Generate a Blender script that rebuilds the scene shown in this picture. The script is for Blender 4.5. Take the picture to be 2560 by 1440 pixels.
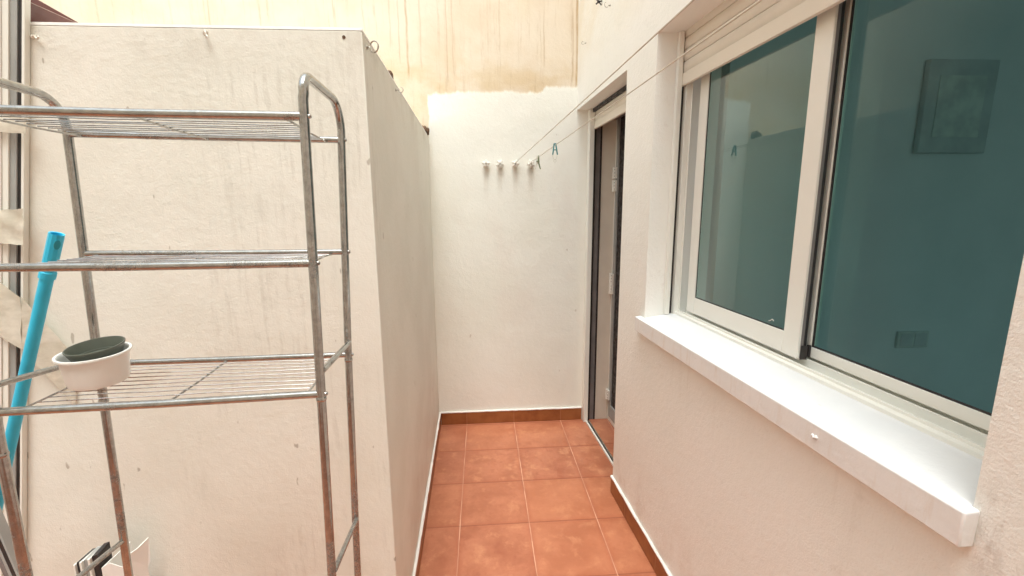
import bpy, bmesh, math, random
from mathutils import Vector, Matrix
random.seed(7)
for o in list(bpy.data.objects): bpy.data.objects.remove(o)
sc = bpy.context.scene
col = sc.collection

# ------------------------------------------------------------ camera
CAM = (0.0, 0.0, 1.4846)
YAW, PITCH, ROLL = math.radians(3.8008), math.radians(10.2906), math.radians(-0.4884)
fw = Vector((math.sin(YAW)*math.cos(PITCH), math.cos(YAW)*math.cos(PITCH), -math.sin(PITCH)))
r0 = Vector((math.cos(YAW), -math.sin(YAW), 0)); u0 = r0.cross(fw)
rt = math.cos(ROLL)*r0 + math.sin(ROLL)*u0
up = -math.sin(ROLL)*r0 + math.cos(ROLL)*u0
cd = bpy.data.cameras.new('camera'); cam = bpy.data.objects.new('camera', cd); col.objects.link(cam)
cd.sensor_width = 36; cd.lens = 1097.62/2560*36; cd.clip_start = 0.02; cd.clip_end = 500
M = Matrix((( rt.x, up.x, -fw.x, CAM[0]), (rt.y, up.y, -fw.y, CAM[1]), (rt.z, up.z, -fw.z, CAM[2]), (0, 0, 0, 1)))
cam.matrix_world = M
sc.camera = cam

# ------------------------------------------------------------ sky and sun (bright overcast)
SUN_EL, SUN_AZ = math.radians(74), math.radians(184)
w = bpy.data.worlds.new('World'); sc.world = w; w.use_nodes = True
nt = w.node_tree; bg = nt.nodes['Background']
sky = nt.nodes.new('ShaderNodeTexSky'); sky.sky_type = 'NISHITA'; sky.sun_disc = False
sky.sun_elevation = SUN_EL; sky.sun_rotation = SUN_AZ; sky.dust_density = 4.0; sky.air_density = 1.0
hs = nt.nodes.new('ShaderNodeHueSaturation'); hs.inputs['Saturation'].default_value = 0.25
wb = nt.nodes.new('ShaderNodeMix'); wb.data_type = 'RGBA'; wb.blend_type = 'MULTIPLY'; wb.inputs[0].default_value = 1; wb.inputs[7].default_value = (.94, .985, .97, 1)   # pale overcast
nt.links.new(sky.outputs[0], hs.inputs['Color']); nt.links.new(hs.outputs[0], wb.inputs[6]); nt.links.new(wb.outputs[2], bg.inputs['Color'])
bg.inputs['Strength'].default_value = 0.15
ld = bpy.data.lights.new('sun', 'SUN'); ld.energy = 1.15; ld.angle = math.radians(24); ld.color = (.98, .99, .94)
sun = bpy.data.objects.new('sun', ld); col.objects.link(sun)
sd = Vector((math.sin(SUN_AZ)*math.cos(SUN_EL), math.cos(SUN_AZ)*math.cos(SUN_EL), math.sin(SUN_EL)))
sun.rotation_euler = sd.to_track_quat('Z', 'Y').to_euler()
sun.location = (0, 0, 8)
sc.view_settings.view_transform = 'Standard'; sc.view_settings.look = 'None'
sc.view_settings.gamma = 1; sc.view_settings.exposure = 1.17
sc.render.engine = 'CYCLES'
c = sc.cycles
c.max_bounces = 14; c.diffuse_bounces = 10; c.glossy_bounces = 6; c.transparent_max_bounces = 12; c.transmission_bounces = 8
c.use_denoising = True
try: c.denoiser = 'OPENIMAGEDENOISE'
except Exception: pass
c.sample_clamp_indirect = 8

# ------------------------------------------------------------ numbers of the place
XL, KL = -0.3227, -0.0191       # side of the partition block
XR, KR = 0.6101, -0.0609        # face of the house wall (runs very slightly skew)
YB = 2.8808                     # back wall
YP = 1.2231                     # front of the partition block
ZT = 1.9309                     # its top
SZ = 1.0227                     # sill top
WY0, WY1 = 1.7645, 0.5599       # window opening
WH = 2.135
DY = 2.0596                     # near edge of the door opening
DH = 2.088
def W(off, y, z): return (XR + off + KR*(y-YB), y, z)

# ------------------------------------------------------------ mesh builder
class MB:
    def __init__(s): s.v = []; s.f = []
    def hexa(s, p):                # 8 points: bottom 4 ccw, top 4 ccw
        n = len(s.v); s.v += [tuple(q) for q in p]
        for q in ((0,3,2,1),(4,5,6,7),(0,1,5,4),(1,2,6,5),(2,3,7,6),(3,0,4,7)): s.f.append(tuple(n+i for i in q))
        return s
    def box(s, x0, x1, y0, y1, z0, z1):
        return s.hexa([(x0,y0,z0),(x1,y0,z0),(x1,y1,z0),(x0,y1,z0),(x0,y0,z1),(x1,y0,z1),(x1,y1,z1),(x0,y1,z1)])
    def wbox(s, o0, o1, y0, y1, z0, z1):
        return s.hexa([W(o0,y0,z0),W(o1,y0,z0),W(o1,y1,z0),W(o0,y1,z0),W(o0,y0,z1),W(o1,y0,z1),W(o1,y1,z1),W(o0,y1,z1)])
    def prism(s, prof, y0, y1):    # profile of (off, z), extruded along y on the skew wall
        n = len(s.v); m = len(prof)
        for y in (y0, y1): s.v += [W(o, y, z) for o, z in prof]
        for i in range(m):
            j = (i+1) % m; s.f.append((n+i, n+j, n+m+j, n+m+i))
        s.f.append(tuple(n+i for i in range(m))[::-1]); s.f.append(tuple(n+m+i for i in range(m)))
        return s
    def tube(s, pts, r, n=14, caps=True, rr=None):
        pts = [Vector(p) for p in pts]; base = len(s.v); m = len(pts)
        t0 = (pts[1]-pts[0]).normalized()
        a = t0.orthogonal().normalized(); prev = t0
        for i, p in enumerate(pts):
            if i == 0: t = t0
            elif i == m-1: t = (pts[-1]-pts[-2]).normalized()
            else: t = ((pts[i]-pts[i-1]).normalized() + (pts[i+1]-pts[i]).normalized()).normalized()
            q = prev.rotation_difference(t); a = q @ a; a = (a - t*a.dot(t)).normalized(); prev = t
            b = t.cross(a); R = rr[i] if rr else r
            for k in range(n):
                an = 2*math.pi*k/n; s.v.append(tuple(p + (a*math.cos(an)+b*math.sin(an))*R))
        for i in range(m-1):
            for k in range(n):
                k2 = (k+1) % n
                s.f.append((base+i*n+k, base+i*n+k2, base+(i+1)*n+k2, base+(i+1)*n+k))
        if caps:
            s.f.append(tuple(base+k for k in range(n))[::-1]); s.f.append(tuple(base+(m-1)*n+k for k in range(n)))
        return s
    def lathe(s, prof, n=40, M=None):   # closed profile list of (r, z)
        base = len(s.v); m = len(prof)
        for k in range(n):
            an = 2*math.pi*k/n
            for r, z in prof:
                p = Vector((r*math.cos(an), r*math.sin(an), z))
                s.v.append(tuple(M @ p if M else p))
        for k in range(n):
            k2 = (k+1) % n
            for i in range(m-1):
                s.f.append((base+k*m+i, base+k2*m+i, base+k2*m+i+1, base+k*m+i+1))
        return s
    def sheet(s, grid, th, nrm):        # grid rows of points -> thin solid sheet
        nrm = Vector(nrm).normalized()*th; R = len(grid); Cn = len(grid[0]); base = len(s.v)
        for q in (0, 1):
            for row in grid:
                for p in row: s.v.append(tuple(Vector(p)+nrm*q))
        N = R*Cn
        for i in range(R-1):
            for j in range(Cn-1):
                a = base+i*Cn+j
                s.f.append((a, a+1, a+Cn+1, a+Cn)); s.f.append((N+a, N+a+Cn, N+a+Cn+1, N+a+1))
        ed = [(0, j, 0, j+1) for j in range(Cn-1)]+[(i, Cn-1, i+1, Cn-1) for i in range(R-1)]
        ed += [(R-1, j+1, R-1, j) for j in range(Cn-1)]+[(i+1, 0, i, 0) for i in range(R-1)]
        for i, j, k, l in ed:
            a = base+i*Cn+j; b = base+k*Cn+l; s.f.append((b, a, N+a, N+b))
        return s
    def build(s, name, mat, parent=None, smooth=False, bevel=0, seg=2, origin=None, fix=True):
        me = bpy.data.meshes.new(name); ori = Vector(origin) if origin else Vector((0, 0, 0))
        if parent is not None and origin is None: ori = Vector(parent.location) if parent.parent is None else Vector(parent['_o']) if '_o' in parent else ori
        me.from_pydata([tuple(Vector(p)-ori) for p in s.v], [], s.f)
        bm = bmesh.new(); bm.from_mesh(me)
        if fix: bmesh.ops.recalc_face_normals(bm, faces=bm.faces)
        bm.to_mesh(me); bm.free()
        me.materials.append(mat)
        o = bpy.data.objects.new(name, me); col.objects.link(o)
        if smooth:
            for p in me.polygons: p.use_smooth = True
            try: me.set_sharp_from_angle(angle=math.radians(40))
            except Exception: pass
        if bevel:
            b = o.modifiers.new('bevel', 'BEVEL'); b.width = bevel; b.segments = seg; b.limit_method = 'ANGLE'; b.angle_limit = math.radians(40)
            for p in me.polygons: p.use_smooth = True
            try: me.set_sharp_from_angle(angle=math.radians(60))
            except Exception: pass
        if parent is not None:
            o.parent = parent
            if origin is not None: o.location = ori - Vector(ABS.get(parent.name, (0, 0, 0)))
            else:
                # vertices already relative to parent's absolute origin
                pass
            ABS[o.name] = tuple(ori)
        else:
            o.location = ori; ABS[o.name] = tuple(ori)
        return o
ABS = {}
def part(mb, name, mat, parent, **k):       # part whose mesh shares the absolute origin of its parent
    ori = ABS[parent.name]
    me_parent = parent
    o = mb.build(name, mat, None, origin=ori if any(ori) else None, **k)
    ABS[o.name] = ori
    o.parent = me_parent; o.location = (0, 0, 0)
    return o
def tag(o, label=None, cat=None, group=None, kind=None):
    if label: o['label'] = label
    if cat: o['category'] = cat
    if group: o['group'] = group
    if kind: o['kind'] = kind
    return o
def empty(name, loc, label, cat, group=None):
    o = bpy.data.objects.new(name, None); col.objects.link(o); o.location = loc; o.empty_display_size = .1
    ABS[o.name] = tuple(loc)
    return tag(o, label, cat, group)

# ------------------------------------------------------------ material helpers
class NT:
    def __init__(s, name):
        s.m = bpy.data.materials.new(name); s.m.use_nodes = True; s.t = s.m.node_tree
        s.b = s.t.nodes['Principled BSDF']; s.out = s.t.nodes['Material Output']; s.L = s.t.links
    def n(s, t, **k):
        x = s.t.nodes.new(t)
        for a, v in k.items(): setattr(x, a, v)
        return x
    def put(s, sock, v):
        if hasattr(v, 'is_output') or hasattr(v, 'links'): s.L.new(v, sock)
        else:
            try: sock.default_value = v
            except Exception: sock.default_value = (*v, 1)
    def math(s, op, a, b=0.0, c=0.0, clamp=False):
        x = s.n('ShaderNodeMath', operation=op, use_clamp=clamp)
        s.put(x.inputs[0], a); s.put(x.inputs[1], b); s.put(x.inputs[2], c); return x.outputs[0]
    def mix(s, f, a, b, bt='MIX'):
        x = s.n('ShaderNodeMix', data_type='RGBA', blend_type=bt)
        s.put(x.inputs[0], f); s.put(x.inputs[6], (*a, 1) if isinstance(a, tuple) and len(a) == 3 else a)
        s.put(x.inputs[7], (*b, 1) if isinstance(b, tuple) and len(b) == 3 else b); return x.outputs[2]
    def pos(s): return s.n('ShaderNodeNewGeometry').outputs['Position']
    def obj(s): return s.n('ShaderNodeTexCoord').outputs['Object']
    def scale(s, v, sx, sy, sz):
        x = s.n('ShaderNodeVectorMath', operation='MULTIPLY'); s.put(x.inputs[0], v); x.inputs[1].default_value = (sx, sy, sz); return x.outputs[0]
    def sep(s, v):
        x = s.n('ShaderNodeSeparateXYZ'); s.put(x.inputs[0], v); return x.outputs
    def comb(s, a, b, c):
        x = s.n('ShaderNodeCombineXYZ'); s.put(x.inputs[0], a); s.put(x.inputs[1], b); s.put(x.inputs[2], c); return x.outputs[0]
    def noise(s, v, sc_, det=4, rough=.55, dist=0, col_=False):
        x = s.n('ShaderNodeTexNoise'); s.put(x.inputs['Vector'], v); x.inputs['Scale'].default_value = sc_
        x.inputs['Detail'].default_value = det; x.inputs['Roughness'].default_value = rough; x.inputs['Distortion'].default_value = dist
        return x.outputs['Color' if col_ else 'Fac']
    def rng(s, v, a, b, c_=0.0, d=1.0, smooth=True):
        x = s.n('ShaderNodeMapRange'); x.clamp = True
        if smooth: x.interpolation_type = 'SMOOTHSTEP'
        s.put(x.inputs[0], v); s.put(x.inputs[1], a); s.put(x.inputs[2], b); s.put(x.inputs[3], c_); s.put(x.inputs[4], d); return x.outputs[0]
    def bump(s, h, strength, dist, nrm=None):
        x = s.n('ShaderNodeBump'); s.put(x.inputs['Height'], h); x.inputs['Strength'].default_value = strength; x.inputs['Distance'].default_value = dist
        if nrm is not None: s.L.new(nrm, x.inputs['Normal'])
        return x.outputs[0]
    def fin(s, colr, rough=.6, metal=0.0, nrm=None, spec=.5):
        s.put(s.b.inputs['Base Color'], (*colr, 1) if isinstance(colr, tuple) and len(colr) == 3 else colr)
        s.put(s.b.inputs['Roughness'], rough); s.put(s.b.inputs['Metallic'], metal)
        s.b.inputs['Specular IOR Level'].default_value = spec
        if nrm is not None: s.L.new(nrm, s.b.inputs['Normal'])
        return s.m

def simple(name, colr, rough=.5, metal=0.0, var=.12, sc_=9, bump=.0, bs=200, spec=.5):
    N = NT(name); p = N.obj()
    n1 = N.noise(p, sc_, 5)
    dark = tuple(x*(1-var) for x in colr); lite = tuple(min(1, x*(1+var*.6)) for x in colr)
    cc = N.mix(N.rng(n1, .3, .7), dark, lite)
    nr = N.bump(N.noise(p, bs, 2), bump, .002) if bump else None
    r = N.rng(N.noise(p, sc_*3, 4), .3, .7, max(.02, rough-var*.6), rough+var*.8)
    return N.fin(cc, r, metal, nr, spec)

def plaster_base(N, p, grain=1.0, tws=.5):
    """orange-peel paint plus trowel unevenness"""
    g = N.noise(p, 230, 3, .6); l = N.noise(p, 55, 3, .5); tw = N.noise(p, 7, 4, .5)
    h = N.math('ADD', N.math('MULTIPLY', g, .7*grain), N.math('MULTIPLY', l, .9*grain))
    b1 = N.bump(h, .55, .0022)
    return N.bump(tw, tws, .012, b1)

# --- partition / near wall paint
def m_partition():
    N = NT('partition_paint'); p = N.pos(); x, y, z = N.sep(p)
    h1 = N.noise(p, 3.2, 4, .55); h2 = N.noise(N.scale(p, 1, 1, .5), 1.7, 3, .5); h3 = N.noise(p, 9, 5, .6)
    cc = N.mix(N.rng(h1, .35, .65), (.76, .75, .68), (.81, .80, .735))
    cc = N.mix(N.rng(h2, .45, .75, 0, .5), cc, (.79, .745, .68))
    cc = N.mix(N.rng(h3, .55, .8, 0, .3), cc, (.74, .71, .60))
    # rain streaks in the upper half of the face
    wob = N.math('MULTIPLY', N.noise(N.scale(p, 3, 3, 2.2), 3, 2), .03)
    v = N.comb(N.math('ADD', x, wob), N.math('ADD', y, wob), N.math('MULTIPLY', z, .035))
    st = N.rng(N.noise(v, 60, 3, .6), .45, .66)
    ex = N.rng(N.noise(N.scale(p, 1, 1, .6), 3.3, 3), .40, .60)
    brk = N.rng(N.noise(N.scale(p, 40, 40, 14), 1, 4, .7), .35, .6)
    zone = N.math('MULTIPLY', N.rng(x, -.98, -.72), N.rng(y, YP+.15, YP+.02))
    st = N.math('MULTIPLY', N.math('MULTIPLY', st, brk), N.math('MULTIPLY', ex, zone))
    v2 = N.comb(N.math('ADD', x, N.math('MULTIPLY', wob, .4)), y, N.math('MULTIPLY', z, .05))
    s3 = N.math('MULTIPLY', N.rng(N.noise(v2, 95, 2, .6), .46, .66), N.math('MULTIPLY', N.rng(z, 1.42, 1.60), N.rng(z, 1.90, 1.80)))
    s3 = N.math('MULTIPLY', s3, N.math('MULTIPLY', N.rng(N.noise(N.scale(p, 60, 60, 22), 1, 3, .7), .38, .58), N.math('MULTIPLY', N.rng(x, -.80, -.62), zone)))
    cc = N.mix(N.math('MULTIPLY', s3, .22), cc, (.40, .37, .31))
    cc = N.mix(N.math('MULTIPLY', st, .27), cc, (.42, .38, .32))
    # grime along the top edge and scuffs
    top = N.math('MULTIPLY', N.rng(z, ZT-.16, ZT-.005), N.rng(N.noise(p, 8, 5, .65), .42, .68))
    cc = N.mix(N.math('MULTIPLY', top, .28), cc, (.42, .36, .28))
    low = N.math('MULTIPLY', N.rng(z, .75, .1), N.rng(N.noise(p, 5, 5, .6), .35, .7))
    cc = N.mix(N.math('MULTIPLY', low, .28), cc, (.48, .38, .31))
    sp = N.rng(N.noise(N.scale(p, 1, 1, .45), 34, 2, .5), .735, .77)
    cc = N.mix(N.math('MULTIPLY', sp, .55), cc, (.27, .22, .17))
    nr = plaster_base(N, p, .8, .16)
    # broad trowel arcs near the top left
    d = N.n('ShaderNodeVectorMath', operation='DISTANCE'); N.put(d.inputs[0], p); d.inputs[1].default_value = (-.78, YP, 1.42)
    arc = N.math('SINE', N.math('ADD', N.math('MULTIPLY', d.outputs['Value'], 330), N.math('MULTIPLY', N.noise(p, 14, 3), 14)))
    arcm = N.math('MULTIPLY', N.rng(N.noise(p, 7, 2), .45, .62), N.rng(z, 1.70, 1.80))
    nr = N.bump(N.math('MULTIPLY', arc, arcm), .07, .0010, nr)
    return N.fin(cc, .62, 0, nr, .35)

# --- tall back wall: old cream paint above, white patch below
def streak(N, x, z, wob, x0, w_, z0, z1):
    d = N.math('ABSOLUTE', N.math('SUBTRACT', N.math('ADD', x, wob), x0))
    a = N.rng(d, w_*.1, w_*1.25, 1, 0)
    return N.math('MULTIPLY', a, N.math('MULTIPLY', N.rng(z, z0-.03, z0+.03), N.rng(z, z1, z1-.12)))
def m_back():
    N = NT('old_cream_and_white_paint'); p = N.pos(); x, y, z = N.sep(p)
    n1 = N.noise(p, 3, 5, .6); n2 = N.noise(N.scale(p, 1, 1, .35), 6, 4, .6)
    cream = N.mix(N.rng(n1, .35, .65), (.72, .61, .475), (.76, .675, .555))
    cream = N.mix(N.rng(n2, .5, .75, 0, .45), cream, (.73, .65, .49))
    damp = N.math('MULTIPLY', N.rng(z, 2.52, 2.22), N.rng(N.noise(N.scale(p, 1, 1, 1.6), 5, 5, .6), .36, .66))
    cream = N.mix(N.math('MULTIPLY', damp, .45), cream, (.60, .43, .20))
    wob = N.math('MULTIPLY', N.math('SUBTRACT', N.noise(N.scale(p, 2, 2, 4), 1.2, 3), .5), .022)
    v = N.comb(N.math('ADD', x, wob), 0.0, N.math('MULTIPLY', z, .03))
    st = N.rng(N.noise(v, 36, 4, .7), .50, .66)
    brk = N.rng(N.noise(N.scale(p, 34, 34, 7), 1, 4, .7), .36, .66)
    ex = N.rng(N.noise(N.scale(p, 1, 1, .3), 2.2, 2), .32, .55, .25, 1)
    st = N.math('MULTIPLY', N.math('MULTIPLY', st, brk), N.math('MULTIPLY', ex, N.rng(x, .75, .45, .4, 1)))
    cream = N.mix(N.math('MULTIPLY', st, .50), cream, (.42, .28, .13))
    tot = None
    for x0, w_, z0, z1, k in ((.603, .009, 2.18, 3.6, .95), (.578, .006, 2.26, 2.72, .55), (-.424, .008, 2.27, 3.4, .75), (-.47, .005, 2.36, 3.2, .45),
                              (-.345, .006, 2.33, 2.9, .4), (-.19, .005, 2.25, 3.1, .5), (-.155, .005, 2.3, 2.8, .4), (-.52, .006, 2.45, 3.3, .35),
                              (.13, .005, 2.5, 2.8, .4), (-1.545, .006, 2.5, 3.4, .35), (-2.15, .008, 2.4, 3.4, .35), (.40, .004, 2.35, 2.75, .35)):
        a = N.math('MULTIPLY', streak(N, x, z, wob, x0+.0, w_, z0, z1), N.math('MULTIPLY', N.rng(N.noise(N.scale(p, 30, 30, 12), 1, 4, .7), .2, .62, .35, 1), k))
        tot = a if tot is None else N.math('MAXIMUM', tot, a)
    cream = N.mix(N.math('MULTIPLY', tot, .72), cream, (.40, .24, .09))
    # white patch
    hh = N.noise(p, 2.2, 4, .5)
    white = N.mix(N.rng(hh, .35, .65), (.82, .825, .755), (.85, .855, .795))
    white = N.mix(N.rng(N.noise(N.scale(p, 1, 1, .6), 3.1, 4, .6), .5, .75, 0, .5), white, (.80, .76, .70))
    drip = None
    for x0 in (.033, .122, .219, .318):
        a = N.math('MULTIPLY', N.rng(N.math('ABSOLUTE', N.math('SUBTRACT', N.math('ADD', x, wob), x0)), .006, .022, 1, 0),
                   N.math('MULTIPLY', N.rng(z, 1.52, 1.74), N.rng(z, 1.76, 1.745)))
        drip = a if drip is None else N.math('MAXIMUM', drip, a)
    white = N.mix(N.math('MULTIPLY', drip, .30), white, (.50, .42, .32))
    scf = N.rng(N.noise(N.scale(p, 1, 1, .5), 26, 2), .74, .77)
    white = N.mix(N.math('MULTIPLY', scf, .4), white, (.45, .38, .30))
    e = N.math('MULTIPLY', N.math('SUBTRACT', N.noise(N.comb(x, 0.0, 0.0), 9, 4, .65), .5), .075)
    e2 = N.math('MULTIPLY', N.math('SUBTRACT', N.noise(N.comb(0.0, 0.0, z), 7, 4, .6), .5), .05)
    zt = N.math('ADD', N.math('ADD', 2.168, e), N.math('MULTIPLY', N.rng(x, .38, .42), .035))
    zt = N.math('ADD', zt, N.math('MULTIPLY', N.rng(x, -.31, -.10), .022))
    mz = N.rng(N.math('SUBTRACT', z, zt), -.012, .012, 1, 0)
    mx = N.rng(N.math('ADD', x, e2), -.322, -.312)
    xr = N.rng(x, .605, .625)
    mask = N.math('MAXIMUM', N.math('MULTIPLY', mz, mx), N.math('MAXIMUM', xr, N.rng(z, 1.925, 1.915)))
    cc = N.mix(mask, cream, white)
    nr = plaster_base(N, p, 1.0, .3)
    nr = N.bump(mask, .35, .003, nr)
    return N.fin(cc, .7, 0, nr, .3)

def m_white(name='white_wall_paint', a=(.835, .83, .785), b=(.865, .86, .82), pink=(.845, .82, .78), grain=1.5):
    N = NT(name); p = N.pos(); x, y, z = N.sep(p)
    cc = N.mix(N.rng(N.noise(p, 2.6, 4, .55), .35, .65), a, b)
    cc = N.mix(N.rng(N.noise(p, 1.3, 3), .45, .75, 0, .55), cc, pink)
    # old cream tone high above the openings
    cc = N.mix(N.math('MULTIPLY', N.rng(z, 2.15, 2.6), N.rng(N.noise(p, 2.5, 5, .6), .38, .6, .25, .8)), cc, (.80, .72, .58))
    cc = N.mix(N.math('MULTIPLY', N.rng(N.noise(p, 14, 6, .7), .60, .75), .22), cc, (.52, .44, .36))
    spl = N.math('MULTIPLY', N.rng(z, .42, .06), N.rng(N.noise(N.scale(p, 1, 1, .7), 9, 6, .7), .44, .66))
    cc = N.mix(N.math('MULTIPLY', spl, .30), cc, (.50, .37, .28))
    rw = N.comb(x, y, N.math('MULTIPLY', z, .05))
    run = N.math('MULTIPLY', N.math('MULTIPLY', N.rng(N.noise(rw, 30, 3, .6), .56, .72), N.rng(z, .97, .93)), N.math('MULTIPLY', N.rng(z, .45, .9), N.rng(N.noise(p, 3, 3), .42, .6)))
    cc = N.mix(N.math('MULTIPLY', run, .10), cc, (.50, .42, .34))
    # scraped mark beside the sill end
    dd = N.n('ShaderNodeVectorMath', operation='DISTANCE'); N.put(dd.inputs[0], N.scale(p, 1, 1.6, .55)); dd.inputs[1].default_value = (.755, .535*1.6, .99*.55)
    mk = N.math('MULTIPLY', N.rng(dd.outputs['Value'], .01, .06, 1, 0), N.rng(N.noise(N.scale(p, 60, 60, 14), 1, 4, .7), .42, .60))
    cc = N.mix(N.math('MULTIPLY', mk, .38), cc, (.40, .33, .27))
    return N.fin(cc, .62, 0, plaster_base(N, p, grain, .22), .35)

def m_tiles(rows_off, s=.33, skirt=False):
    N = NT('terracotta_tiles'); p = N.pos(); x, y, z = N.sep(p)
    jx = N.math('MULTIPLY', N.math('SUBTRACT', N.noise(p, 7, 2), .5), .004)
    u = N.math('DIVIDE', N.math('ADD', N.math('SUBTRACT', x, -.1331), jx), s)
    v = N.math('DIVIDE', N.math('ADD', N.math('SUBTRACT', y, rows_off), jx), s)
    fu = N.math('FRACT', u); fv = N.math('FRACT', v)
    du = N.math('MULTIPLY', N.math('MINIMUM', fu, N.math('SUBTRACT', 1.0, fu)), s)
    dv = N.math('MULTIPLY', N.math('MINIMUM', fv, N.math('SUBTRACT', 1.0, fv)), s)
    gu = N.rng(du, .0010, .0026, 1, 0); gv = N.rng(dv, .0010, .0026, 1, 0)
    idv = N.comb(N.math('FLOOR', u), N.math('FLOOR', v), 0.0)
    wn = N.n('ShaderNodeTexWhiteNoise'); wn.noise_dimensions = '3D'; N.put(wn.inputs['Vector'], idv)
    rnd = wn.outputs['Value']
    off = N.n('ShaderNodeVectorMath', operation='MULTIPLY_ADD'); N.put(off.inputs[0], wn.outputs['Color']); off.inputs[1].default_value = (9, 9, 9); N.put(off.inputs[2], p)
    q = off.outputs[0]
    a = N.noise(q, 6, 5, .6, .25); b = N.noise(q, 13, 5, .62, .15); c3 = N.noise(q, 55, 3, .6)
    cc = N.mix(N.rng(a, .33, .67), (.355, .120, .064), (.47, .180, .100))
    cc = N.mix(N.rng(b, .50, .70, 0, .65), cc, (.57, .255, .135))
    cc = N.mix(N.rng(b, .44, .28, 0, .55), cc, (.30, .085, .045))
    cc = N.mix(N.rng(c3, .4, .7, 0, .18), cc, (.33, .095, .05))
    cc = N.mix(N.math('MULTIPLY', rnd, .45), cc, (.50, .19, .09))
    edge = N.rng(N.math('MINIMUM', du, dv), .003, .03, .35, 0)
    cc = N.mix(edge, cc, (.36, .10, .05))
    gcol = N.mix(N.rng(N.noise(p, 5, 4), .40, .62), (.50, .25, .16), (.70, .42, .29))
    gv2 = N.rng(dv, .0012, .0050, 1, 0)
    cc = N.mix(N.math('MULTIPLY', gv2, .60), cc, (.24, .075, .04))
    cc = N.mix(N.math('MULTIPLY', gu, .85), cc, gcol)
    g = N.math('MAXIMUM', gu, gv)
    pil = N.rng(N.math('MINIMUM', du, dv), .0, .012)
    h = N.math('ADD', N.math('MULTIPLY', pil, 1.0), N.math('MULTIPLY', N.noise(q, 22, 4), .25))
    nr = N.bump(h, .35, .002)
    rough = N.math('ADD', N.rng(b, .3, .7, .28, .42), N.math('MULTIPLY', g, .3))
    return N.fin(cc, rough, 0, nr, .45)
def m_skirt(axis):
    N = NT('skirting_tile'); p = N.pos(); x, y, z = N.sep(p)
    t = x if axis == 'x' else y
    o0 = -.1331 if axis == 'x' else 2.5237
    u = N.math('DIVIDE', N.math('SUBTRACT', t, o0), .33); fu = N.math('FRACT', u)
    du = N.math('MULTIPLY', N.math('MINIMUM', fu, N.math('SUBTRACT', 1.0, fu)), .33)
    wn = N.n('ShaderNodeTexWhiteNoise'); wn.noise_dimensions = '1D'; N.put(wn.inputs['W'], N.math('FLOOR', u))
    cc = N.mix(N.rng(N.noise(p, 12, 4), .35, .65), (.25, .075, .022), (.33, .115, .036))
    cc = N.mix(N.math('MULTIPLY', wn.outputs['Value'], .4), cc, (.36, .14, .05))
    cc = N.mix(N.rng(du, .001, .0025, .6, 0), cc, (.45, .22, .12))
    return N.fin(cc, .42, 0, N.bump(N.rng(du, 0, .004), .4, .0015), .5)

def m_metal():
    N = NT('rusty_galvanised_tube'); p = N.obj()
    a = N.noise(p, 13, 5, .62); b = N.noise(p, 4, 3, .5)
    s2 = N.noise(p, 70, 3, .6)
    z = N.sep(N.pos())[2]
    lowr = N.rng(z, 1.15, .55, .0, .15)                     # rust creeps up from the ground
    jt = None
    for zj in (1.63, 1.395, 1.16, 1.19, .74, .80):
        q_ = N.rng(N.math('ABSOLUTE', N.math('SUBTRACT', z, zj)), .0, .045, .05, 0)
        jt = q_ if jt is None else N.math('MAXIMUM', jt, q_)
    lowr = N.math('ADD', lowr, jt)
    sp = N.noise(p, 210, 3, .65)
    zinc = N.mix(N.rng(s2, .35, .65), (.40, .405, .395), (.50, .50, .485))
    zinc = N.mix(N.rng(sp, .45, .7, 0, .30), zinc, (.34, .31, .27))
    rm = N.rng(N.math('ADD', N.math('ADD', N.math('MULTIPLY', a, .6), N.math('MULTIPLY', b, .4)), lowr), .54, .66)
    fine = N.rng(sp, .47, .60)
    rust = N.mix(N.rng(N.noise(p, 60, 3), .35, .65), (.075, .062, .050), (.15, .125, .10))
    k = N.math('MULTIPLY', rm, N.math('ADD', N.math('MULTIPLY', fine, .42), .24))
    cc = N.mix(k, zinc, rust)
    metal = N.rng(k, 0, 1, .92, .25, smooth=False)
    rough = N.rng(k, 0, 1, .15, .62, smooth=False)
    return N.fin(cc, rough, metal, N.bump(N.math('ADD', N.math('MULTIPLY', s2, .5), N.math('MULTIPLY', sp, .35)), .07, .0006), .5)

def m_glass(name, tint, ior=1.55, boost=1.8, base=.03):
    N = NT(name)
    tr = N.n('ShaderNodeBsdfTransparent'); tr.inputs[0].default_value = (*tint, 1)
    gl = N.n('ShaderNodeBsdfGlossy'); gl.inputs['Color'].default_value = (.86, .95, .92, 1); gl.inputs['Roughness'].default_value = .012
    fr = N.n('ShaderNodeFresnel'); fr.inputs[0].default_value = ior
    nz = N.bump(N.noise(N.obj(), 5, 2), .06, .004)
    N.L.new(nz, gl.inputs['Normal'])
    k = N.math('MULTIPLY', N.math('SUBTRACT', fr.outputs[0], .045), boost, clamp=True)
    bf = N.n('ShaderNodeNewGeometry').outputs['Backfacing']
    k = N.math('MULTIPLY', k, N.math('SUBTRACT', 1.0, bf))
    mx = N.n('ShaderNodeMixShader'); N.put(mx.inputs[0], k); N.L.new(tr.outputs[0], mx.inputs[1]); N.L.new(gl.outputs[0], mx.inputs[2])
    N.L.new(mx.outputs[0], N.out.inputs['Surface']); return N.m

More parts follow.
